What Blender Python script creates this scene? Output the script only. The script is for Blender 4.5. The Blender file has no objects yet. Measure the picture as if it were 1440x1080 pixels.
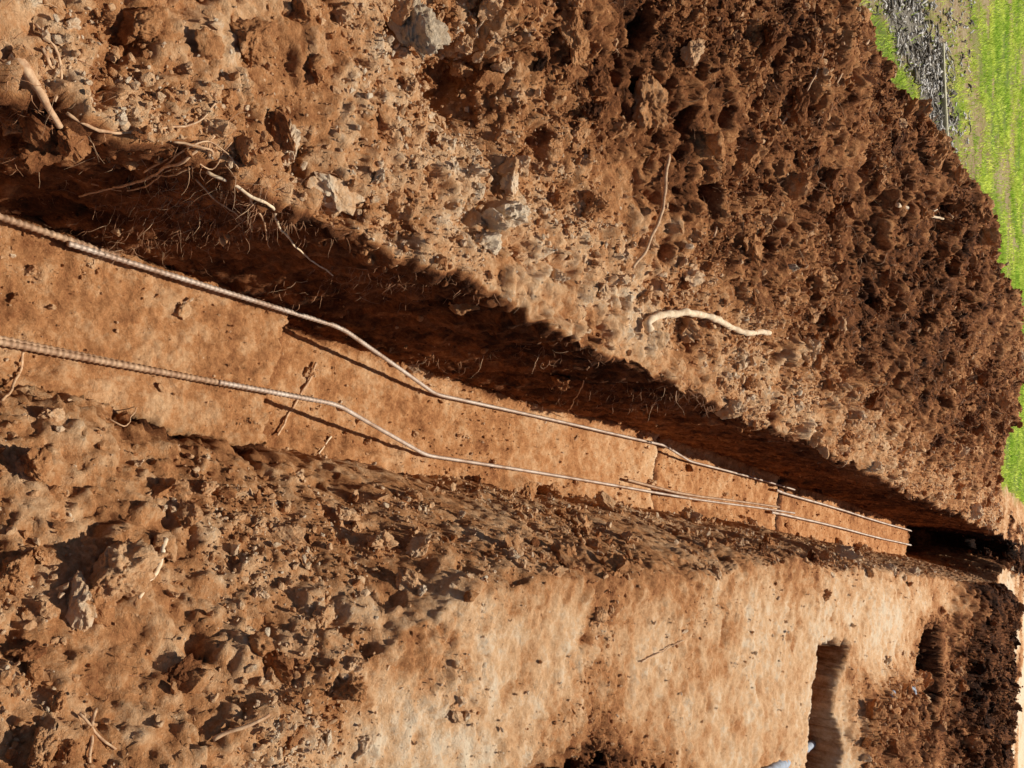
import bpy, math, random, time, bmesh
import numpy as np
from mathutils import Vector, Matrix
t0=time.time()
scene=bpy.context.scene; col=scene.collection

# ---------------- noise ----------------
def h3(ix,iy,iz,seed):
    h=(ix.astype(np.int64)*73856093)^(iy.astype(np.int64)*19349663)^(iz.astype(np.int64)*83492791)^(seed*2654435)
    h=h&0xffffffff
    h=((h^(h>>16))*0x45d9f3b)&0xffffffff
    h=((h^(h>>16))*0x45d9f3b)&0xffffffff
    h=h^(h>>16)
    return (h&0xffffff).astype(np.float32)/np.float32(0xffffff)
def vn(x,y,z,seed=0):
    ix=np.floor(x);iy=np.floor(y);iz=np.floor(z)
    fx=x-ix;fy=y-iy;fz=z-iz
    fx=fx*fx*(3-2*fx);fy=fy*fy*(3-2*fy);fz=fz*fz*(3-2*fz)
    r=0
    for a in (0,1):
        wx=fx if a else 1-fx
        for b in (0,1):
            wy=fy if b else 1-fy
            for c in (0,1):
                wz=fz if c else 1-fz
                r=r+wx*wy*wz*h3(ix+a,iy+b,iz+c,seed)
    return r*2-1
def fbm(x,y,z,s,oct=3,seed=0,g=.5):
    r=0;a=1;n=0
    for o in range(oct):
        r=r+a*vn(x*s+o*7.3,y*s+o*3.1,z*s+1.7*o,seed+o);n+=a;a*=g;s=s*2.03
    return r/n
def worley(x,y,z,s,seed=0):
    x=x*s;y=y*s;z=z*s
    ix=np.floor(x);iy=np.floor(y);iz=np.floor(z)
    best=np.full(x.shape,9.,np.float32);sec=best.copy();cid=np.zeros(x.shape,np.float32)
    for a in (-1,0,1):
        for b in (-1,0,1):
            for c in (-1,0,1):
                jx=ix+a;jy=iy+b;jz=iz+c
                d=(jx+h3(jx,jy,jz,seed)-x)**2+(jy+h3(jx,jy,jz,seed+11)-y)**2+(jz+h3(jx,jy,jz,seed+23)-z)**2
                m=d<best
                sec=np.where(m,best,np.minimum(sec,d))
                best=np.where(m,d,best)
                cid=np.where(m,h3(jx,jy,jz,seed+37),cid)
    return np.sqrt(best),np.sqrt(sec),cid
def ss(a,b,x):
    t=np.clip((x-a)/(b-a),0,1);return t*t*(3-2*t)

# ---------------- terrain ----------------
rows=[]
t=0.1
while t<17: rows.append(t); t+=0.0036+0.0026*t
pre=[-300,-120,-50,-20,-8,-4,-2.5,-1.5,-1.,-.7,-.5,-.35,-.25,-.15,-.08,-.02,.04]
post=[];d=.08
while t<400: post.append(t); t+=d; d*=1.25
T=np.array(pre+rows+post,np.float32)
def geo(a,b,n,k):
    u=np.linspace(0,1,n); return a+(b-a)*(np.exp(k*u)-1)/(math.exp(k)-1)
uL=geo(-3.9,-400,70,7.5)[::-1]
NM,NW,NF,NR,NB=430,90,115,110,360
uR=geo(2.7,400,70,7.5)
n=lambda x,s,seed:fbm(x,x*0+3.3,x*0+1.1,s,3,seed)
cham=.07*np.clip(n(T,2.6,9)+.2+.5*n(T,11,10),0,1)*ss(1.0,2.0,T)
eL=-.635+.050*n(T,1.7,1)+.045*n(T,8,2)+.022*n(T,24,8)-.02*ss(3,6,T)-.05*ss(5,12,T)+.04*(1-ss(.4,.9,T))-cham*.8
bL=-.605+.012*n(T,3,3)-.13*ss(2.5,6,T)
bR=-.14+.04*n(T,2.2,4)+.025*n(T,9,44)-.07*ss(2,8,T)-.30*ss(13.0,14.6,T)+.10*n(T,4,45)*ss(12.4,13.2,T)
eR=.62-.44*ss(.7,2.2,T)-.16*ss(2.5,5,T)+.05*n(T,2.3,5)+.04*n(T,9,6)-.25*ss(12.4,14.2,T)+.12*n(T,3,46)*ss(12.4,13.2,T)
def floorz(T):
    return -.75-.2*ss(1.565,1.60,T)-.12*ss(4.7,4.76,T)-.09*ss(7.35,7.42,T)-.50*ss(13.2,13.7,T)
def capf(T): return 1-np.clip(ss(13.9,15.3,T)+1-ss(-1.2,-.6,T),0,1)
fz=floorz(T)*capf(T+.5*n(T,2,47))
R=len(T)
def moundz(S,T):
    along=.40+.22*ss(3,6,T)-.04*ss(6.2,8.2,T)-.59*ss(9.0,13.6,T)
    along=along*ss(-3,-1,T)
    foot=-.84-.25*ss(.5,1.5,T)*(1-ss(2.3,3.6,T))+.14*ss(2.8,4.5,T)
    crest=-2.35
    up=ss(0,1,(foot-S)/(foot-crest))*.5+np.clip((foot-S)/(foot-crest),0,1)*.5
    z=np.clip(along,0,1)*up*ss(-3.65,-2.45,S)
    z=z*(1+.34*fbm(S,T,S*0,1.9,3,808))
    z=z-.26*np.exp(-((S+1.22)/.13)**2-((T-1.5)/.15)**2)
    z=z-.06*np.exp(-((S+.72)/.07)**2-((T-1.36)/.06)**2)-.08*np.exp(-((S+.76)/.08)**2-((T-1.03)/.06)**2)
    return z
Tm=T[:,None]
def lin(a,b,n):
    u=np.linspace(0,1,n,endpoint=False,dtype=np.float32)[None,:]
    return a[:,None]*(1-u)+b[:,None]*u
one=np.ones(R,np.float32)
A=np.repeat(uL[None,:-1],R,0).astype(np.float32)
B=lin(-3.9*one,eL,NM)
u=np.linspace(0,1,NW,endpoint=False,dtype=np.float32)[None,:]
C=eL[:,None]+cham[:,None]*ss(0,.34,u)+(bL-eL-cham)[:,None]*u
D=lin(bL,bR,NF); E=lin(bR,eR,NR); F=lin(eR,2.7*one,NB)
G=np.repeat(uR[None,:],R,0).astype(np.float32)
S=np.concatenate([A,B,C,D,E,F,G],1).astype(np.float32)
nA,nB_,nC,nD,nE,nF=[a.shape[1] for a in (A,B,C,D,E,F)]
o=np.cumsum([0,nA,nB_,nC,nD,nE,nF,G.shape[1]])
TT=np.repeat(Tm,S.shape[1],1).astype(np.float32)
Z=np.zeros_like(S)
Z[:,:o[2]]=moundz(S[:,:o[2]],TT[:,:o[2]])
zt=Z[:,o[2]-1:o[2]]
prof=np.where(u<.12,u*.35,(.042+(u-.12)*(1-.042)/.88))
Z[:,o[2]:o[3]]=zt+(fz[:,None]-zt)*prof
S[:,o[2]:o[3]]+= -.028*np.sin(np.clip((u-.1)*1.3,0,1)*math.pi)
Sfl=S[:,o[3]:o[4]];Tfl=TT[:,o[3]:o[4]]
edge=.04*fbm(Sfl,Tfl*0,Sfl*0,9,3,61)+.014*fbm(Sfl,Tfl,Sfl*0,40,2,62)
edge=edge*(1+6*ss(12,12.6,Tfl))
Z[:,o[3]:o[4]]=floorz(Tfl+edge)*capf(Tfl+.5*n(T,2,47)[:,None])
uf=np.linspace(0,1,nD,endpoint=False)[None,:]
spill=.075*np.clip(n(T,3.1,60)[:,None]+.35,0,1)
Z[:,o[3]:o[4]]+=spill*ss(.70,1.,uf+.08*fbm(Sfl,Tfl,Sfl*0,12,2,63))*(1-ss(6,9,Tm))+.018*(1-ss(0,.10,uf))
step_highlight=sum(np.exp(-((Tfl+edge-c+.02)/k)**2) for c,k in ((1.58,.03),(4.73,.06),(7.38,.08)))  # step lips, painted lighter in tone as a highlight
step_shade=sum(np.exp(-((Tfl+edge-c)/k)**2) for c,k in ((1.64,.055),(4.87,.10),(7.58,.14)))  # band just past each step, shadow painted into tone
u=np.linspace(0,1,nE,endpoint=False)[None,:]
near=1-ss(1.6,2.6,TT[:,o[4]:o[5]])
pr_n=.10*ss(0,.08,u)+.90*(u**.9)
pr_f=.14*ss(0,.12,u)+.86*(1-(1-u)**1.4)
Z[:,o[4]:o[5]]=(fz[:,None]+spill*(1-ss(6,9,Tm)))*(1-(near*pr_n+(1-near)*pr_f))
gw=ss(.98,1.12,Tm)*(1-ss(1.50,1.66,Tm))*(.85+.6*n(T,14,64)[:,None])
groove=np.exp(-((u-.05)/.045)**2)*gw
Z[:,o[4]:o[5]]-=.16*groove
SF=S[:,o[5]:];TF=TT[:,o[5]:]
w=.09*fbm(SF,TF,SF*0,3.2,4,21,.6)
w2=.09*fbm(SF,TF,SF*0,3.2,4,321,.6)
w3=.10*fbm(SF,TF,SF*0,8.,3,331,.6)
zz=.035*fbm(SF,TF,SF*0,1.1,3,20)*ss(0,.2,SF-eR[:,None])
Sb=SF+w+w3;Tb=TF+w2*1.6+w3
pit1=ss(.50,.58,Sb)*ss(5.22,5.30,TF+.5*w2+.5*w3)*(1-ss(5.72,5.84,TF+.9*w2+.8*w3+.1*np.sin(SF*9)))
zz-=.90*pit1
sp=ss(.62,1.1,Sb)*ss(5.9,6.4,Tb)*(1-ss(7.9,8.3,Tb))
zz+=.10*sp
pit2=ss(.40,.55,Sb)*ss(8.2,8.4,Tb)*(1-ss(9.0,9.3,Tb))
zz-=.7*pit2
sp2=ss(9.5,10.4,Tb)*(1-ss(12.2,13.2,Tb))*ss(-.15,.2,Sb)*(1-ss(3.2,4.0,Sb))
zz+=.30*sp2
nearb=(1-ss(.7,1.9,TF-.25*(SF-.5)+1.7*w+1.6*w3))
edgep=np.clip(1.3*np.exp(-((SF-1.02+w+w3)/.24)**2-((TF-2.6+w2+w3)/.55)**2),0,1)
hol=np.exp(-((SF-.90+w)/.10)**2-((TF-2.45+w2)/.24)**2)
zz+=nearb*.06*fbm(SF,TF,SF*0,3.5,3,33)+.04*edgep-.28*hol
zz*=(1-ss(5,9,SF))
Z[:,o[5]:]+=zz
patch=ss(.08,.42,fbm(SF,TF,SF*0,2.3,4,940,.65))*(1-np.clip(nearb,0,1))*(1-ss(5.0,5.4,TF))
mound=np.zeros_like(S);mound[:,:o[2]]=ss(.0,.10,Z[:,:o[2]])
mound[:,:o[2]]=np.maximum(mound[:,:o[2]],.55*ss(-3.6,-3.2,S[:,:o[2]])*(1-ss(12.8,13.6,TT[:,:o[2]])))
def full(reg,arr):
    q=np.zeros_like(S);q[:,reg]=arr;return q
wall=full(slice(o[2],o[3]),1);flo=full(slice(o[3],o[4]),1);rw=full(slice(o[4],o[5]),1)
bs=slice(o[5],None)
bank=full(bs,1);spoilR=full(bs,np.clip(sp+sp2+nearb+edgep,0,1));nearm=full(bs,np.clip(nearb,0,1));pits=full(bs,np.clip(pit1+pit2,0,1))
patchf=full(bs,patch)
farm=full(bs,ss(7.9,8.4,Tb)*ss(.2,.45,Sb)*(1-ss(12.8,13.4,Tb)));farm=np.maximum(farm,full(bs,ss(9.8,10.3,Tb)*(1-ss(12.8,13.4,Tb))))
debris=ss(13.2,13.8,TT)*(1-ss(16,17,TT))*ss(-1.2,-1.0,S)*ss(.0,.25,fbm(S,TT,S*0,1.6,3,951))
mid=full(bs,1-ss(.0,.30,SF-eR[:,None]+1.8*w+1.5*w3))
rwf=rw*ss(1.1,1.9,TT)
gn=fbm(S,TT,S*0,2.,3,55)
grass=1-ss(-3.75,-3.4,S+.2*gn)
def strips(S,T,gn):
    a=ss(-5.5,-4.9,S+.5*gn)*(1-ss(-4.25,-3.95,S+.3*gn))*ss(5.0,5.8,T)*(1-ss(8.2,8.9,T+.5*gn))
    b=np.clip(ss(.0,.3,fbm(S,T,S*0,.9,3,77))*.8+.55*(1-ss(9,11,T)),0,.9)*(1-ss(-5.6,-5.1,S+.3*gn))*(1-ss(14,18,T))
    b=np.maximum(b,.8*ss(.10,.33,fbm(S,T,S*0,1.5,4,79,.6))*(S<-3.3)*(1-ss(16,20,T)))
    return a,b
strip,strip2=strips(S,TT,gn)
def gfar(S,T,gn): return ss(13.0,13.6,T+.8*gn)*(1-ss(-1.45,-1.25,S+.3*gn))
grass=np.maximum(grass,gfar(S,TT,gn))
grass=grass*(1-.95*strip)*(1-.7*strip2)
leafy=np.clip(strip+.55*strip2,0,1)*(S<-3.6)
grass=np.maximum(grass,ss(30,40,np.abs(S)+np.abs(TT)))
lb=np.zeros_like(S);lb[:,:o[2]]=(1-mound[:,:o[2]])
amp=(1.0*mound+.36*wall+.22*flo+.66*rw-.34*rwf+bank*(.28+.12*mid*(1-nearm)+.62*spoilR+.3*pits+.4*farm+.25*patchf))+.5*lb
amp=amp*(1-.85*np.clip(grass+leafy,0,1)*(1-mound))+.5*debris
fine=(ss(-3.9,-3.7,S)*(1-ss(2.6,2.7,S)))*(1-ss(16,17,TT))*ss(-.2,.1,TT)
amp=np.clip(amp*fine,0,1.05)
P=[S.copy(),TT.copy(),Z.copy()]
def normals(P):
    gi=[np.gradient(p,axis=0) for p in P]; gj=[np.gradient(p,axis=1) for p in P]
    nx=gj[1]*gi[2]-gj[2]*gi[1]; ny=gj[2]*gi[0]-gj[0]*gi[2]; nz=gj[0]*gi[1]-gj[1]*gi[0]
    l=np.sqrt(nx*nx+ny*ny+nz*nz)+1e-12
    return nx/l,ny/l,nz/l
nx,ny,nz=normals(P)
f0=fbm(*P,2.6,3,70)
wx=P[0]+.035*vn(P[0]*9,P[1]*9,P[2]*9,90)+.016*vn(P[0]*31,P[1]*31,P[2]*31,92)
wy=P[1]+.035*vn(P[0]*9+50,P[1]*9,P[2]*9,91)+.016*vn(P[0]*31,P[1]*31+9,P[2]*31,93)
wz=P[2]+.012*vn(P[0]*31,P[1]*31+9,P[2]*31,94)
def clod(s,seed,thr,e=.25):
    a,b,c=worley(wx,wy,wz,s,seed)
    edge=np.clip((b-a)/e,0,1)**.5
    return edge*np.clip((c-thr)/(1-thr),0,1)*(1-.35*a), c
k1,c1=clod(6.0,100,.40,.3)
k2,c2=clod(14,200,.3)
k3,c3=clod(42,300,.2)
fn=fbm(*P,28,4,120,.75)
rdg=1-np.abs(fbm(*P,14,3,150,.6))*2.6
rough=np.clip(mound+spoilR+.6*rw-.45*rwf+.35*lb,0,1)
jit=np.random.default_rng(3).uniform(-1,1,S.shape).astype(np.float32)*np.clip(.0020+.0008*TT,0,.007)
disp=amp*(.05*f0*fine+.078*k1*rough+.040*k2+.020*k3+.026*fn+.010*np.clip(rdg,-1,1)+jit)
gap=np.clip(-fbm(*P,7.0,4,640)-.24,0,1)
gk=np.clip(rough*(1-wall)+.1*mid,0,1)*(1-.35*nearm)*(1-.6*rw)
disp-=.34*gap*gk*fine*np.clip(amp,0,1)
wh,_,ch=worley(wx,wy,wz,8,520)
hole2=np.clip(1-wh*2.3,0,1)*(ch>.84)
disp-=.055*hole2*np.clip(.8*rw+.6*bank*(1-pits),0,1)*fine
disp+=.008*fn*fine*(flo+bank)
disp+=wall*fine*.018*fbm(P[0],P[1]*1.5,P[2]*.5,14,3,801)
P[0]=P[0]+nx*disp;P[1]=P[1]+ny*disp;P[2]=P[2]+nz*disp
tn=fbm(S,TT,Z,1.3,3,400)
tn2=fbm(S,TT,Z,5,3,410)
tn3=fbm(S,TT,Z,16,3,420)
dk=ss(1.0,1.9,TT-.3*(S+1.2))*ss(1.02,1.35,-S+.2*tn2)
tone=(mound*(.57-.20*dk-.03*ss(3,6,TT))+wall*.27+flo*(.60-.05*ss(1.57,1.6,TT)-.30*ss(13.0,13.4,TT))+rw*.60  # floor past the far end darkened: shade of the hole painted in
  +bank*(.81-.18*mid*(1-nearm)-.17*nearm-.42*np.clip(spoilR-nearm,0,1)-.75*pits-.38*farm*(1-.5*spoilR)-.20*patchf)+lb*.68)  # pits term paints the shade inside the pits into tone
tone=tone+full(bs,ss(13.0,13.6,TF)*.18)-full(bs,.08*ss(.55,1.1,SF+w)*(1-ss(5,5.3,TF))*ss(2,2.6,TF))
tone=tone-debris*.40
tone=tone-full(slice(o[3],o[4]),.42*step_shade-.14*step_highlight)-full(slice(o[4],o[5]),.60*np.clip(groove,0,1))  # painted step shadow and highlight; groove shade also darkened into tone
tone=tone+.14*tn+.15*tn2+.15*tn3*np.clip(amp+.5,0,1)+.14*(k1-.15)*rough+.14*(c2-.5)*np.clip(amp,0,1)+.10*(c3-.5)*np.clip(amp,0,1)
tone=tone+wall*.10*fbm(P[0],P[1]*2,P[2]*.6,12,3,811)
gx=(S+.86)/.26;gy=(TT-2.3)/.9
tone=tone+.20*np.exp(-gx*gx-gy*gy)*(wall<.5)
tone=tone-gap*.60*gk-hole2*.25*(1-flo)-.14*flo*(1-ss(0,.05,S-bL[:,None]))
tone=tone-.45*np.clip(fbm(S,TT,Z,2.6,4,930,.65)-.05,0,1)*bank*(1-nearm)
tone=tone-(wall+rw)*.18*ss(12.8,13.4,TT)  # walls at the far end darkened too, painted shade
tone=np.clip(tone,0,1).astype(np.float32)
nR,nCc=S.shape
co=np.stack([p.astype(np.float32) for p in P],-1).reshape(-1,3)
idx=np.arange(nR*nCc).reshape(nR,nCc)
fa=np.stack([idx[:-1,:-1],idx[:-1,1:],idx[1:,1:],idx[1:,:-1]],-1).reshape(-1,4)
def mk(name,co,fa,k=4,attrs=None,smooth=True):
    me=bpy.data.meshes.new(name)
    me.vertices.add(len(co));me.vertices.foreach_set('co',np.ascontiguousarray(co,np.float32).ravel())
    me.loops.add(fa.size);me.loops.foreach_set('vertex_index',np.ascontiguousarray(fa,np.int32).ravel())
    nf=len(fa);me.polygons.add(nf)
    me.polygons.foreach_set('loop_start',np.arange(0,nf*k,k,dtype=np.int32))
    me.update(calc_edges=True)
    me.polygons.foreach_set('use_smooth',np.full(nf,smooth))
    if attrs:
        for an,av in attrs.items():
            at=me.attributes.new(an,'FLOAT','POINT');at.data.foreach_set('value',np.ascontiguousarray(av,np.float32).ravel())
    ob=bpy.data.objects.new(name,me)
    col.objects.link(ob)
    return ob
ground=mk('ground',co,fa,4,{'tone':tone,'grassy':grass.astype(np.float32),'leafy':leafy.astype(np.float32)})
ground['kind']='structure'

# ---------------- materials ----------------
def newmat(name):
    m=bpy.data.materials.new(name);m.use_nodes=True;nt=m.node_tree
    return m,nt,nt.nodes['Principled BSDF']
def N(nt,t,**k):
    nd=nt.nodes.new(t)
    for a,v in k.items(): setattr(nd,a,v)
    return nd
RAMP=((.18,(.085,.030,.012)),(.36,(.29,.108,.040)),(.56,(.58,.265,.105)),(.78,(.82,.50,.265)))
GREY=((.18,(.12,.075,.045)),(.36,(.30,.19,.11)),(.56,(.55,.39,.24)),(.78,(.74,.58,.40)))
def soil_mat(name,use_grass=False,local=False,ramp=RAMP):
    m,nt,b=newmat(name);L=nt.links.new
    tc=N(nt,'ShaderNodeNewGeometry');pos=tc.outputs['Position']
    def noise(sc,det,ro=.6):
        nd=N(nt,'ShaderNodeTexNoise');nd.inputs['Scale'].default_value=sc;nd.inputs['Detail'].default_value=det;nd.inputs['Roughness'].default_value=ro;L(pos,nd.inputs['Vector']);return nd.outputs['Fac']
    v=N(nt,'ShaderNodeMath',operation='MULTIPLY_ADD');L(noise(13,8,.84),v.inputs[0]);v.inputs[1].default_value=1.2;v.inputs[2].default_value=-.60
    s=N(nt,'ShaderNodeMath',operation='ADD');L(v.outputs[0],s.inputs[0])
    if local: s.inputs[1].default_value=local
    else:
        at=N(nt,'ShaderNodeAttribute',attribute_name='tone');L(at.outputs['Fac'],s.inputs[1])
    cr=N(nt,'ShaderNodeValToRGB');L(s.outputs[0],cr.inputs[0])
    e=cr.color_ramp.elements
    e[0].position=0;e[0].color=(.018,.008,.004,1)
    e[1].position=1;e[1].color=(.90,.70,.48,1)
    for p,c in ramp:
        q=e.new(p);q.color=(*c,1)
    out=cr.outputs[0]
    if use_grass:
        for an,sc,c0,c1,p0,p1 in (('grassy',3,(.13,.12,.05),(.20,.30,.035),.35,.6),('leafy',14,(.06,.048,.036),(.46,.40,.31),.38,.64)):
            ag=N(nt,'ShaderNodeAttribute',attribute_name=an)
            g=N(nt,'ShaderNodeValToRGB');L(noise(sc,6,.8),g.inputs[0])
            ge=g.color_ramp.elements;ge[0].position=p0;ge[0].color=(*c0,1);ge[1].position=p1;ge[1].color=(*c1,1)
            m2=N(nt,'ShaderNodeMix',data_type='RGBA');L(ag.outputs['Fac'],m2.inputs[0]);L(out,m2.inputs[6]);L(g.outputs[0],m2.inputs[7]);out=m2.outputs[2]
    L(out,b.inputs['Base Color'])
    b.inputs['Roughness'].default_value=.95
    b.inputs['Specular IOR Level'].default_value=.1
    bp=N(nt,'ShaderNodeBump');bp.inputs['Strength'].default_value=1.0;bp.inputs['Distance'].default_value=.014;L(noise(75,5,.85),bp.inputs['Height'])
    L(bp.outputs[0],b.inputs['Normal'])
    return m
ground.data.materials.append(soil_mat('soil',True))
mcl=soil_mat('soil_clod')
def simple(name,c1,c2,sc=30,rough=.8,metal=0,bump=.3):
    m,nt,b=newmat(name);L=nt.links.new
    g=N(nt,'ShaderNodeNewGeometry')
    nd=N(nt,'ShaderNodeTexNoise');nd.inputs['Scale'].default_value=sc;nd.inputs['Detail'].default_value=6;nd.inputs['Roughness'].default_value=.7;L(g.outputs['Position'],nd.inputs['Vector'])
    cr=N(nt,'ShaderNodeValToRGB');L(nd.outputs['Fac'],cr.inputs[0]);e=cr.color_ramp.elements
    e[0].position=.35;e[0].color=(*c1,1);e[1].position=.65;e[1].color=(*c2,1)
    L(cr.outputs[0],b.inputs['Base Color']);b.inputs['Roughness'].default_value=rough;b.inputs['Metallic'].default_value=metal
    bp=N(nt,'ShaderNodeBump');bp.inputs['Strength'].default_value=bump;bp.inputs['Distance'].default_value=.004;L(nd.outputs['Fac'],bp.inputs['Height']);L(bp.outputs[0],b.inputs['Normal'])
    return m
m_root=simple('root_bark',(.38,.19,.09),(.70,.46,.26),60)
m_rootd=simple('dark_root_bark',(.20,.08,.035),(.56,.28,.13),40)
m_pale=simple('pale_root_bark',(.60,.40,.22),(.86,.68,.46),45)
m_rust=simple('rusty_steel',(.28,.14,.07),(.56,.36,.21),18,.65,.15)
m_steel=simple('dusty_grey_steel',(.34,.20,.12),(.62,.51,.41),8,.55,.2)
m_rock=soil_mat('pale_rock',False,.70)
m_rockg=soil_mat('grey_rock',False,.70,GREY)
m_rock2=soil_mat('brown_rock',False,.56)
m_plastic=simple('grey_blue_plastic',(.26,.27,.29),(.40,.46,.54),18,.7)
m_timber=simple('weathered_timber',(.40,.36,.20),(.66,.60,.40),18,.85)

# ---------------- camera ----------------
Pch=math.atan(880/1120);yw=math.radians(12.3)
f=Vector((-math.sin(yw)*math.cos(Pch),math.cos(yw)*math.cos(Pch),-math.sin(Pch)))
r=Vector((math.cos(yw),math.sin(yw),0));up=r.cross(f)
cam=bpy.data.cameras.new('camera');cam.lens=28;cam.sensor_width=36;cam.clip_end=1500;cam.clip_start=.02
co_=bpy.data.objects.new('camera',cam);col.objects.link(co_)
M=Matrix.Identity(4)
for i in range(3):
    M[i][0]=up[i];M[i][1]=-r[i];M[i][2]=-f[i]
M[2][3]=1.55
co_.matrix_world=M;scene.camera=co_
bpy.context.view_layer.update()
EYE=Vector((0,0,1.55))
def hit(px,py):
    # survey a point of the ground along a measured sight line
    d=(f*1120+up*(px-720)+r*(py-540)).normalized()
    ok,l,nn,i=ground.ray_cast(EYE,d)
    return l,nn

# ---------------- clods ----------------
def ico(sub):
    bm=bmesh.new();bmesh.ops.create_icosphere(bm,subdivisions=sub,radius=1)
    v=np.array([x.co[:] for x in bm.verts],np.float32);fc=np.array([[q.index for q in p.verts] for p in bm.faces],np.int32);bm.free();return v,fc
def rockshape(sub,seed,planes=9,rough=.26):
    v,fc=ico(sub);g=np.random.default_rng(seed)
    d=v.copy()
    for k in range(planes):
        nn=g.normal(size=3);nn/=np.linalg.norm(nn);h=g.uniform(.45,.8)
        dp=d@nn;over=np.clip(dp-h,0,None);d=d-over[:,None]*nn*.95
    q=d*1.0+seed*3.7
    rr=1+rough*fbm(q[:,0],q[:,1],q[:,2],1.7,3,seed)+rough*.7*fbm(q[:,0],q[:,1],q[:,2],4.5,4,seed+5,.65)
    d=d*rr[:,None]*np.array([g.uniform(.9,1.35),g.uniform(.7,1.1),g.uniform(.55,.9)])
    return d.astype(np.float32),fc
def rotm(n,g):
    q=g.normal(size=(n,4));q/=np.linalg.norm(q,axis=1)[:,None]
    a,b,c,d=q.T
    return np.stack([np.stack([1-2*(c*c+d*d),2*(b*c-a*d),2*(b*d+a*c)],-1),np.stack([2*(b*c+a*d),1-2*(b*b+d*d),2*(c*d-a*b)],-1),np.stack([2*(b*d-a*c),2*(c*d+a*b),1-2*(b*b+c*c)],-1)],1)
vis=(TT>.25)&(TT<16.5)&(S>-3.4)&(S<2.6)
dens=np.where(vis,(mound*1.0+wall*.05+flo*.22+rw*.7-.35*rwf+bank*(.12+.25*mid*(1-nearm)+1.2*spoilR+.6*farm+.6*patchf)+lb*.5*(TT<13)+1.2*debris),0)
dens=dens*np.clip(.6+2.2*fbm(S,TT,Z,3.0,3,222),.08,2.5)
cd=np.cumsum(dens.ravel().astype(np.float64))
Nv=np.stack([a.ravel() for a in normals(P)],-1)
def scatter(name,count,sub,smin,smax,pw,ntpl,seed,sink=.25,tadd=0.,smooth=True,rough=.26):
    g=np.random.default_rng(seed)
    ids=np.searchsorted(cd,g.uniform(0,cd[-1],count))
    pos=co[ids]+g.normal(size=(count,3))*.004
    Tt=pos[:,1]
    sz=smin+(smax-smin)*g.uniform(0,1,count)**pw
    fl=(flo.ravel()[ids]>0)|((bank-nearm-farm-spoilR).ravel()[ids]>.6);sz[fl]*=.5
    sz*=np.clip(Tt/2,.8,2.)**.4
    Rm=rotm(count,g);tid=g.integers(0,ntpl,count)
    tb=np.clip(tone.ravel()[ids]+g.normal(size=count)*.13+.05+tadd,0.02,.98)
    pos=pos+Nv[ids]*(sz*(.5-sink))[:,None]
    VV=[];FF=[];TB=[];off=0
    for k in range(ntpl):
        v,fc=rockshape(sub,seed*10+k,9,rough)
        s_=np.where(tid==k)[0]
        X=np.einsum('nij,vj->nvi',Rm[s_],v)*sz[s_][:,None,None]+pos[s_][:,None,:]
        VV.append(X.reshape(-1,3));FF.append((fc[None]+(np.arange(len(s_))*len(v))[:,None,None]+off).reshape(-1,3));TB.append(np.repeat(tb[s_],len(v)));off+=len(s_)*len(v)
    ob=mk(name,np.concatenate(VV),np.concatenate(FF),3,{'tone':np.concatenate(TB)},smooth)
    ob.data.materials.append(mcl);ob['kind']='stuff';return ob
scatter('loose_soil_clods',3000,4,.012,.060,2.8,10,31,.22,.03,False,.55)
scatter('loose_soil_lumps',30000,2,.005,.017,2.0,8,32,.08,.02,False,.4)
scatter('loose_soil_crumbs',140000,1,.0022,.007,1.5,6,33,.05,.03,False,.5)

# ---------------- tubes ----------------
def tube(pts,rad,sides=8):
    pts=np.array(pts,float);nP=len(pts)
    tg=np.gradient(pts,axis=0);tg/=np.linalg.norm(tg,axis=1)[:,None]+1e-9
    ref=np.array([0,0,1.]) if abs(tg[0][2])<.9 else np.array([1.,0,0])
    a=np.cross(tg,ref);a/=np.linalg.norm(a,axis=1)[:,None]+1e-9;b=np.cross(tg,a)
    an=np.linspace(0,2*math.pi,sides,endpoint=False)
    rad=np.broadcast_to(rad,(nP,)).astype(float)
    V=pts[:,None]+rad[:,None,None]*(a[:,None]*np.cos(an)[None,:,None]+b[:,None]*np.sin(an)[None,:,None])
    V=V.reshape(-1,3)
    i=np.arange(nP-1)[:,None]*sides;j=np.arange(sides)[None,:];j2=(j+1)%sides
    Fq=np.stack([i+j,i+j2,i+sides+j2,i+sides+j],-1).reshape(-1,4)
    V=np.concatenate([V,pts[:1],pts[-1:]]);c0=len(V)-2
    e=(nP-1)*sides
    faces=[tuple(int(x) for x in q) for q in Fq]+[(c0,(k+1)%sides,k) for k in range(sides)]+[(c0+1,e+k,e+(k+1)%sides) for k in range(sides)]
    return V,faces
def catmull(p,step):
    p=[Vector(q) for q in p];p=[p[0]*2-p[1]]+p+[p[-1]*2-p[-2]]
    out=[]
    for i in range(1,len(p)-2):
        L=(p[i+1]-p[i]).length;k=max(2,int(L/step))
        for j in range(k):
            t=j/k;a,b,c,d=p[i-1:i+3]
            out.append(.5*((2*b)+(c-a)*t+(2*a-5*b+4*c-d)*t*t+(3*b-a-3*c+d)*t**3))
    out.append(p[-2]);return np.array([q[:] for q in out])
def polyline(p,step,round_=.06):
    q=[Vector(p[0])]
    for i in range(1,len(p)-1):
        a,b,c=Vector(p[i-1]),Vector(p[i]),Vector(p[i+1])
        d1=(a-b).normalized();d2=(c-b).normalized();s=b+d1*round_;e=b+d2*round_
        for t in (0,.25,.5,.75,1): q.append(s*(1-t)**2+b*2*t*(1-t)+e*t*t)
    q.append(Vector(p[-1]))
    out=[]
    for a,b in zip(q[:-1],q[1:]):
        k=max(1,int((b-a).length/step))
        for j in range(k): out.append(a.lerp(b,j/k))
    out.append(q[-1]);return np.array([v[:] for v in out])
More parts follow.
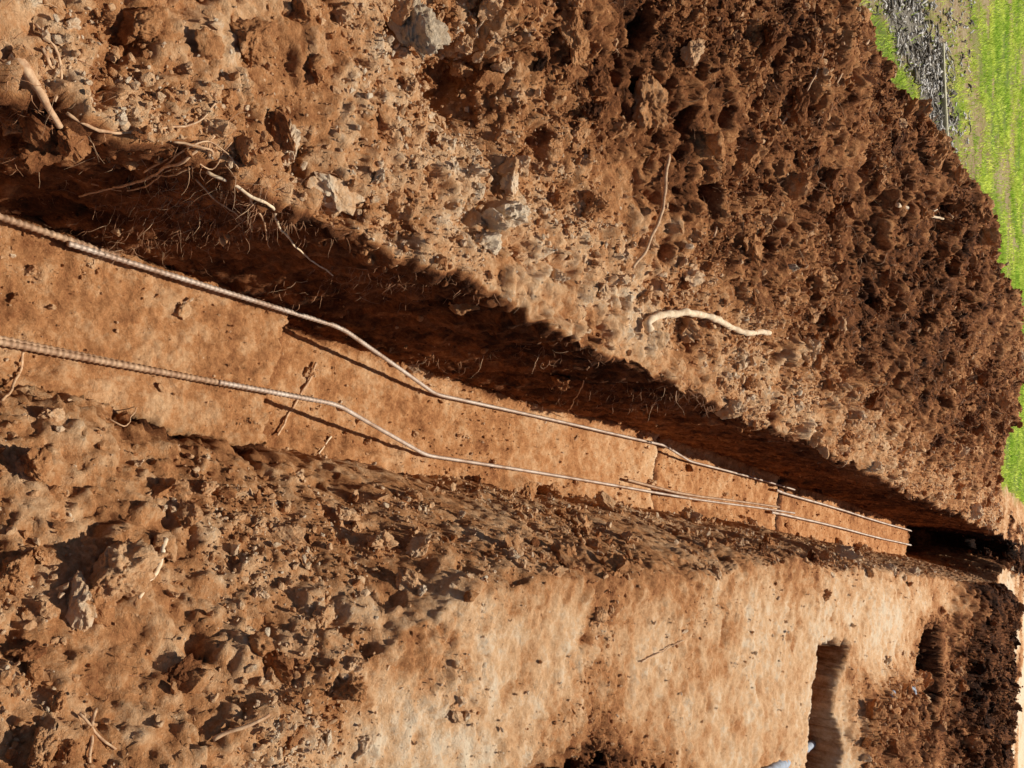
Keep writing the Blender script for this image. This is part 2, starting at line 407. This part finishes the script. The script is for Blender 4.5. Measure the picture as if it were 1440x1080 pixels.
def obj(name,V,F,mat,label,cat,group=None,smooth=True):
    me=bpy.data.meshes.new(name);me.from_pydata([tuple(v) for v in V],[],F);me.update()
    for p in me.polygons:p.use_smooth=smooth
    ob=bpy.data.objects.new(name,me);col.objects.link(ob);me.materials.append(mat)
    if label: ob['label']=label;ob['category']=cat
    if group: ob['group']=group
    return ob
def rebar(pts,rad,mat,label,rib=.22):
    c=polyline(pts,.0035)
    L=np.concatenate([[0],np.cumsum(np.linalg.norm(np.diff(c,axis=0),axis=1))])
    c[:,2]+=.0025*np.sin(L*2.3)+.002*np.sin(L*5.1);c[:,0]+=.004*np.sin(L*1.7+1)
    rr=rad*(1+rib*(np.sin(L/.016*2*math.pi)>.25))
    V,F=tube(c,rr,10)
    return obj('reinforcing_bar',V,F,mat,label,'rebar','steel reinforcing bars laid along the trench')
rebar([(-.580,.25,-.712),(-.585,.98,-.712)],.0082,m_rust,'short ribbed rusty steel bar lapped beside the trench wall',.28)
rebar([(-.572,.84,-.702),(-.598,1.78,-.697),(-.50,2.52,-.900),(-.620,4.72,-.905),(-.595,5.36,-1.010),(-.64,7.65,-1.015)],.0073,m_steel,'long grey steel bar bent down over the floor steps')
rebar([(-.585,7.15,-1.01),(-.60,7.6,-1.105),(-.63,13.2,-1.11)],.011,m_steel,'grey steel bar on the lowest trench floor')
rebar([(-.250,.25,-.705),(-.318,1.72,-.700)],.0082,m_rust,'rusty ribbed steel bar lying on the upper trench floor',.28)
rebar([(-.268,.25,-.712),(-.300,1.30,-.710)],.0070,m_rust,'rusty steel bar lapped alongside a second bar',.28)
rebar([(-.304,1.35,-.697),(-.325,1.81,-.687),(-.23,2.52,-.900),(-.31,4.95,-.905),(-.335,5.5,-1.01),(-.42,7.7,-1.02)],.0073,m_steel,'long dusty steel bar kinked at each floor step')
rebar([(-.34,4.3,-.910),(-.335,4.95,-.910),(-.36,5.6,-1.017),(-.44,7.3,-1.03)],.0080,m_rust,'rusty steel bar lapped beside a grey bar')
rebar([(-.38,7.1,-1.02),(-.40,7.6,-1.105),(-.42,13.2,-1.11)],.011,m_steel,'grey steel bar near the far trench end')

G='roots and sticks in the soil'
def root(px,r0,r1,mat,label,lift=.5,wob=.005,name='root',cat='root'):
    pts=[]
    for p in px:
        l,nn=hit(*p);pts.append(l+nn*r0*lift*1.6)
    c=catmull(pts,.01);k=len(c)
    wv=np.stack([fbm(c[:,0]+q*9,c[:,1],c[:,2],14,3,int(px[0][1])) for q in range(3)],-1)*wob*2
    c=c+wv
    rad=np.linspace(r0,r1,k)*(1+.30*fbm(c[:,0],c[:,1],c[:,2],40,2,5))
    V,F=tube(c,rad,8)
    return obj(name,V,F,mat,label,cat,G)
root([(905,478),(912,447),(935,433),(985,438),(1020,462),(1050,467),(1080,468)],.016,.013,m_pale,'thick pale curved root sticking out of the heap',2.0)
root([(948,165),(940,230),(915,300),(888,385)],.0095,.006,m_root,'long straight reddish root lying on the heap',2.6)
root([(100,160),(150,182),(210,188),(270,175),(305,150)],.0032,.002,m_root,'thin curved root on loose soil',1.8)
root([(15,70),(50,120),(85,175)],.010,.006,m_root,'thick brown root poking from the soil edge',.7)
root([(110,272),(200,250),(250,225),(300,190)],.0024,.0035,m_root,'thin root hanging over the trench edge',2)
root([(300,240),(350,265),(385,290),(410,330),(465,378)],.0038,.0018,m_pale,'pale thin root dangling down the trench wall',3)
root([(285,250),(310,280),(340,305)],.0024,.0014,m_root,'fine root hair on the trench wall',3)
root([(1262,286),(1300,298),(1325,308)],.012,.007,m_pale,'pale root stub on the dark heap',1.5)
root([(1300,298),(1318,292)],.007,.004,m_pale,'pale root twig on the dark heap',1.5)
root([(30,485),(26,530),(5,565)],.004,.003,m_root,'reddish root crossing beside a rusty bar',1.)
root([(442,508),(415,565),(388,608)],.005,.004,m_root,'brown stick lying across a steel bar',2)
root([(225,752),(215,790),(203,842)],.0065,.0045,m_pale,'pale broken stick on crumbled soil',3.0,name='stick',cat='stick')
root([(300,1035),(335,1028),(372,1010)],.0055,.0035,m_root,'brown stick among loose clods',2,name='stick',cat='stick')
root([(836,488),(820,535),(795,585)],.003,.002,m_root,'thin twig leaning on the trench wall',2,name='stick',cat='stick')
root([(466,616),(445,636)],.004,.003,m_pale,'short pale twig beside the trench floor',1,name='stick',cat='stick')
root([(655,70),(680,30),(697,0)],.004,.003,m_pale,'pale forked twig in the heap',1.5)
root([(672,50),(660,20),(640,5)],.003,.002,m_root,'brown forked twig in the heap',1.5)
root([(1000,330),(1040,250),(1050,200)],.006,.003,m_root,'dark root strand on the heap',1.8)
root([(60,70),(75,95),(60,40)],.003,.002,m_root,'small curled root on loose soil',1.5)
root([(130,1000),(120,1050),(128,1075)],.004,.003,m_root,'small brown stick in loose soil',1.2,name='stick',cat='stick')
root([(900,930),(960,900)],.003,.002,m_root,'thin twig on scraped pale soil',1,name='stick',cat='stick')
root([(1098,175),(1145,110),(1160,60)],.006,.003,m_root,'reddish root strand on the dark heap',1.5)
root([(150,590),(180,600),(190,570)],.002,.0015,m_root,'fine curled root beside the trench floor',1.5)
root([(240,195),(300,215),(250,240),(215,245)],.0025,.0015,m_root,'curled fine root over the trench edge',2)
root([(205,240),(255,215),(300,235),(318,200)],.0022,.0014,m_root,'tangled fine root over the trench edge',3)
root([(130,255),(190,262),(245,235)],.0020,.0014,m_root,'fine root thread over the trench edge',3)
root([(225,235),(262,205),(300,205),(335,240)],.0022,.0014,m_root,'looping fine root over the trench edge',3)
root([(350,268),(372,310),(380,345)],.0022,.0014,m_root,'fine root thread on the trench wall',3)
root([(40,30),(70,70),(95,110),(85,140)],.0028,.002,m_root,'wavy fine root on loose soil',2)
root([(110,1010),(160,1060)],.003,.002,m_root,'fine brown twig in crumbled soil',1.5,name='stick',cat='stick')
root([(1220,60),(1180,110),(1150,170)],.007,.004,m_root,'brown root strand along the heap crest',1.5)
p=root([(1050,1098),(1092,1080),(1142,1046)],.030,.026,m_plastic,'grey blue plastic pipe end poking from soil',0,0,name='plastic_pipe',cat='pipe');del p['group']
p=root([(1250,978),(1270,970),(1288,972)],.020,.012,m_plastic,'faded blue plastic scrap in dark soil',-.35,.02,name='plastic_pipe',cat='pipe');del p['group']

rocks=[(565,40,46,2),(155,800,52,0),(258,440,10,0),(713,240,16,0),(462,298,13,0),(965,75,22,0),(440,90,14,1),(50,655,26,1),(640,935,9,0),(490,965,28,1),(400,715,11,0),(1000,205,18,1),(650,430,15,1),(195,35,26,1),(15,805,40,1),(350,55,34,1),(830,290,22,1),(232,770,18,0),(360,905,18,1),(290,70,18,1),(660,840,10,1),(130,855,24,1),(900,150,36,1),(800,55,30,1),(60,1050,26,1),(45,950,22,1),(270,960,20,1),(20,420,9,1),(225,545,7,0),(420,20,24,1),(1110,375,9,2),(1425,770,5,0),(1432,745,6,0),(1420,800,4,2),(1430,860,5,1)]
for i,(px,py,pr,kd) in enumerate(rocks):
    l,nn=hit(px,py);dist=(l-EYE).dot(f)
    rad=pr*dist/1120
    v,fc=rockshape(6 if pr>20 else 4,900+i,12,.60 if kd==2 else .45)
    v=v@rotm(1,np.random.default_rng(i))[0].T*rad*1.15
    lab=['pale crumbly stone half buried in brown soil','brown earth lump resting on loose soil','greyish rough stone on the dug heap'][kd] if pr<40 or kd==2 else 'large pale rough rock among loose clods'
    ob=obj('rock',v,[tuple(int(x) for x in q) for q in fc],[m_rock,m_rock2,m_rockg][kd],lab,'rock','rocks scattered on the trench banks')
    ob.location=l+Vector((0,0,rad*.30))

# ---------------- rootlets ----------------
def strands(name,count,seed,weight,Lmin,Lmax,r,mat,spread=1.0,seg=7,grav=.5,rpow=.5,sides=3):
    g=np.random.default_rng(seed);c_=np.cumsum(weight.ravel().astype(np.float64))
    ids=np.searchsorted(c_,g.uniform(0,c_[-1],count));p=co[ids].astype(float);nn=Nv[ids]
    d=nn*g.uniform(.2,.9,(count,1))+g.normal(size=(count,3))*spread;d/=np.linalg.norm(d,axis=1)[:,None]
    L=g.uniform(Lmin,Lmax,count)*np.clip(p[:,1]/2,.7,2)**.5
    rr=r*g.uniform(.5,1.3,count)*np.clip(p[:,1]/2,.7,4)**rpow
    pts=[p-nn*.006];dd=d.copy()
    for k in range(seg-1):
        dd=dd+g.normal(size=dd.shape)*.28;dd[:,2]-=grav/seg;dd/=np.linalg.norm(dd,axis=1)[:,None]
        pts.append(pts[-1]+dd*(L/seg)[:,None])
    pts=np.stack(pts,1)
    an=np.linspace(0,2*math.pi,sides,endpoint=False)
    a=np.cross(d,[0.3,.2,1.]);a/=np.linalg.norm(a,axis=1)[:,None]+1e-9;b=np.cross(d,a)
    tap=np.linspace(1,.3,seg)
    V=pts[:,:,None,:]+(rr[:,None]*tap[None])[:,:,None,None]*(a[:,None,None]*np.cos(an)[None,None,:,None]+b[:,None,None]*np.sin(an)[None,None,:,None])
    base=(np.arange(count)*seg*sides)[:,None,None];i=(np.arange(seg-1)*sides)[None,:,None];j=np.arange(sides)[None,None,:];j2=(j+1)%sides
    F=np.stack([base+i+j,base+i+j2,base+i+sides+j2,base+i+sides+j],-1).reshape(-1,4)
    ob=mk(name,V.reshape(-1,3),F,4);ob.data.materials.append(mat);ob['kind']='stuff'
    return ob
lip=np.exp(-((S-eL[:,None]+.02)/.06)**2)*(flo<.5)*(TT<3.5)
lipc=lip*np.clip(fbm(S*0,TT,S*0,2.5,2,66)*3,0,1)+3*lip*np.exp(-((TT-.95)/.15)**2)
wm=np.where(vis,mound*(.3+ss(2,4,TT)*1.0)+lipc*2.5+.05*rw+.12*spoilR*bank,0)
strands('fine_dark_rootlets',15000,51,wm,.02,.08,.0014,m_rootd)
strands('fine_pale_rootlets',2000,52,wm,.03,.14,.0011,m_root)

# ---------------- grass ----------------
def mat_grass():
    m,nt,b=newmat('grass_blade');L=nt.links.new
    g=N(nt,'ShaderNodeNewGeometry')
    nd=N(nt,'ShaderNodeTexNoise');nd.inputs['Scale'].default_value=1.3;nd.inputs['Detail'].default_value=8;nd.inputs['Roughness'].default_value=.85;L(g.outputs['Position'],nd.inputs['Vector'])
    cr=N(nt,'ShaderNodeValToRGB');L(nd.outputs['Fac'],cr.inputs[0]);e=cr.color_ramp.elements
    e[0].position=.38;e[0].color=(.24,.46,.03,1);e[1].position=.60;e[1].color=(.92,.97,.20,1)
    tr=N(nt,'ShaderNodeBsdfTranslucent');df=N(nt,'ShaderNodeBsdfDiffuse');mx=N(nt,'ShaderNodeMixShader');mx.inputs[0].default_value=.55
    L(cr.outputs[0],tr.inputs[0]);L(cr.outputs[0],df.inputs[0]);L(df.outputs[0],mx.inputs[1]);L(tr.outputs[0],mx.inputs[2])
    L(mx.outputs[0],nt.nodes['Material Output'].inputs['Surface']);return m
g=np.random.default_rng(5);cnt=560000
gs=g.uniform(-11,.8,cnt);gt=4+g.uniform(0,1,cnt)**1.3*24
gnn=fbm(gs,gt,gs*0,2.,3,55)
ok=(((gs+.2*gnn)<-3.5)|(gfar(gs,gt,gnn)>.5))
stp,stp2=strips(gs,gt,gnn)
ok&=g.uniform(size=cnt)>np.clip(stp*.97+stp2*.9,0,1)
ok&=g.uniform(size=cnt)<(.6+1.5*fbm(gs,gt,gs*0,3,4,91,.6))
gs,gt=gs[ok],gt[ok];cnt=len(gs)
hh=g.uniform(.02,.06,cnt)*(1+.6*fbm(gs,gt,gs*0,3,2,14));an=g.uniform(0,math.pi*2,cnt);wd=g.uniform(.003,.006,cnt)*np.clip(gt/7,1,2.5)
bx=np.cos(an)*wd;by=np.sin(an)*wd;lx=g.normal(size=cnt)*.025;ly=g.normal(size=cnt)*.025
V=np.stack([np.stack([gs-bx,gt-by,gs*0],-1),np.stack([gs+bx,gt+by,gs*0],-1),np.stack([gs+lx,gt+ly,hh],-1)],1).reshape(-1,3)
gob=mk('grass',V,np.arange(cnt*3).reshape(-1,3),3,None,False);gob.data.materials.append(mat_grass());gob['kind']='stuff'

def litter(name,cnt,seed,c1,c2,Lr,rad):
    g=np.random.default_rng(seed);VV=[];FF=[];off=0
    while cnt>0:
        s=g.uniform(-7.0,-3.7);t=g.uniform(5.0,9.6)
        q=np.array([s]),np.array([t]);a1,b1=strips(q[0],q[1],fbm(q[0],q[1],q[0]*0,2.,3,55))
        if g.uniform()>a1[0]*(.3+1.2*abs(math.sin(s*4+t*2.3)))+.16*b1[0]: continue
        cnt-=1
        L=g.uniform(*Lr);a=g.normal()*.6+1.3 if g.uniform()<.5 else g.uniform(0,6.28);z=g.uniform(.0,.035)
        d=np.array([math.cos(a),math.sin(a),g.normal()*.12])*L/2;c=np.array([s,t,z])
        k=np.linspace(-1,1,6)[:,None];pts=c+d*k+g.normal(size=(6,3))*L*.09
        v,fc=tube(pts,rad*g.uniform(.4,1.8)*np.array([.5,1.2,.9,1.1,.6,.3]),4)
        VV.append(v);FF+= [tuple(x+off for x in q) for q in fc];off+=len(v)
    ob=obj(name,np.concatenate(VV),FF,simple(name,c1,c2,20),None,None);ob['kind']='stuff'
litter('dark_twig_litter',600,61,(.05,.04,.03),(.20,.16,.11),(.04,.18),.007)
litter('pale_twig_litter',800,62,(.36,.32,.26),(.72,.67,.60),(.02,.12),.008)
bm=bmesh.new();bmesh.ops.create_cube(bm,size=1)
a=Vector((-5.2,7.95,.03));b=Vector((-3.85,8.4,.035));Lb=(b-a).length
for v in bm.verts: v.co=Vector((v.co.x*Lb,v.co.y*.065,v.co.z*.04))
bmesh.ops.subdivide_edges(bm,edges=bm.edges,cuts=5)
bmesh.ops.bevel(bm,geom=[e for e in bm.edges if e.calc_face_angle(0)>1],offset=.006,segments=2,affect='EDGES')
for v in bm.verts:
    v.co.y+=.018*math.sin(v.co.x*3.1)+.006*math.sin(v.co.x*13);v.co.z+=.012*math.sin(v.co.x*2.2)
me=bpy.data.meshes.new('timber_board');bm.to_mesh(me);bm.free()
tb=bpy.data.objects.new('timber_board',me);col.objects.link(tb);me.materials.append(m_timber)
tb.location=(a+b)/2;tb.rotation_euler=(0,0,math.atan2(b.y-a.y,b.x-a.x))
tb['label']='weathered pale timber board lying on the grass edge';tb['category']='board'

# ---------------- light ----------------
w=bpy.data.worlds.new('World');scene.world=w;w.use_nodes=True
sd=Vector((-.03,.52,.85)).normalized()
sky=w.node_tree.nodes.new('ShaderNodeTexSky');sky.sky_type='NISHITA';sky.sun_disc=False
sky.sun_elevation=math.asin(sd.z);sky.sun_rotation=math.atan2(sd.x,sd.y)
bg=w.node_tree.nodes['Background'];w.node_tree.links.new(sky.outputs[0],bg.inputs[0]);bg.inputs[1].default_value=.055
sl=bpy.data.lights.new('sun','SUN');sl.energy=5;sl.angle=math.radians(.5);sl.color=(1,.95,.86)
so=bpy.data.objects.new('sun',sl);col.objects.link(so);so.rotation_euler=sd.to_track_quat('Z','Y').to_euler()
scene.view_settings.view_transform='Standard';scene.view_settings.look='None';scene.view_settings.exposure=0
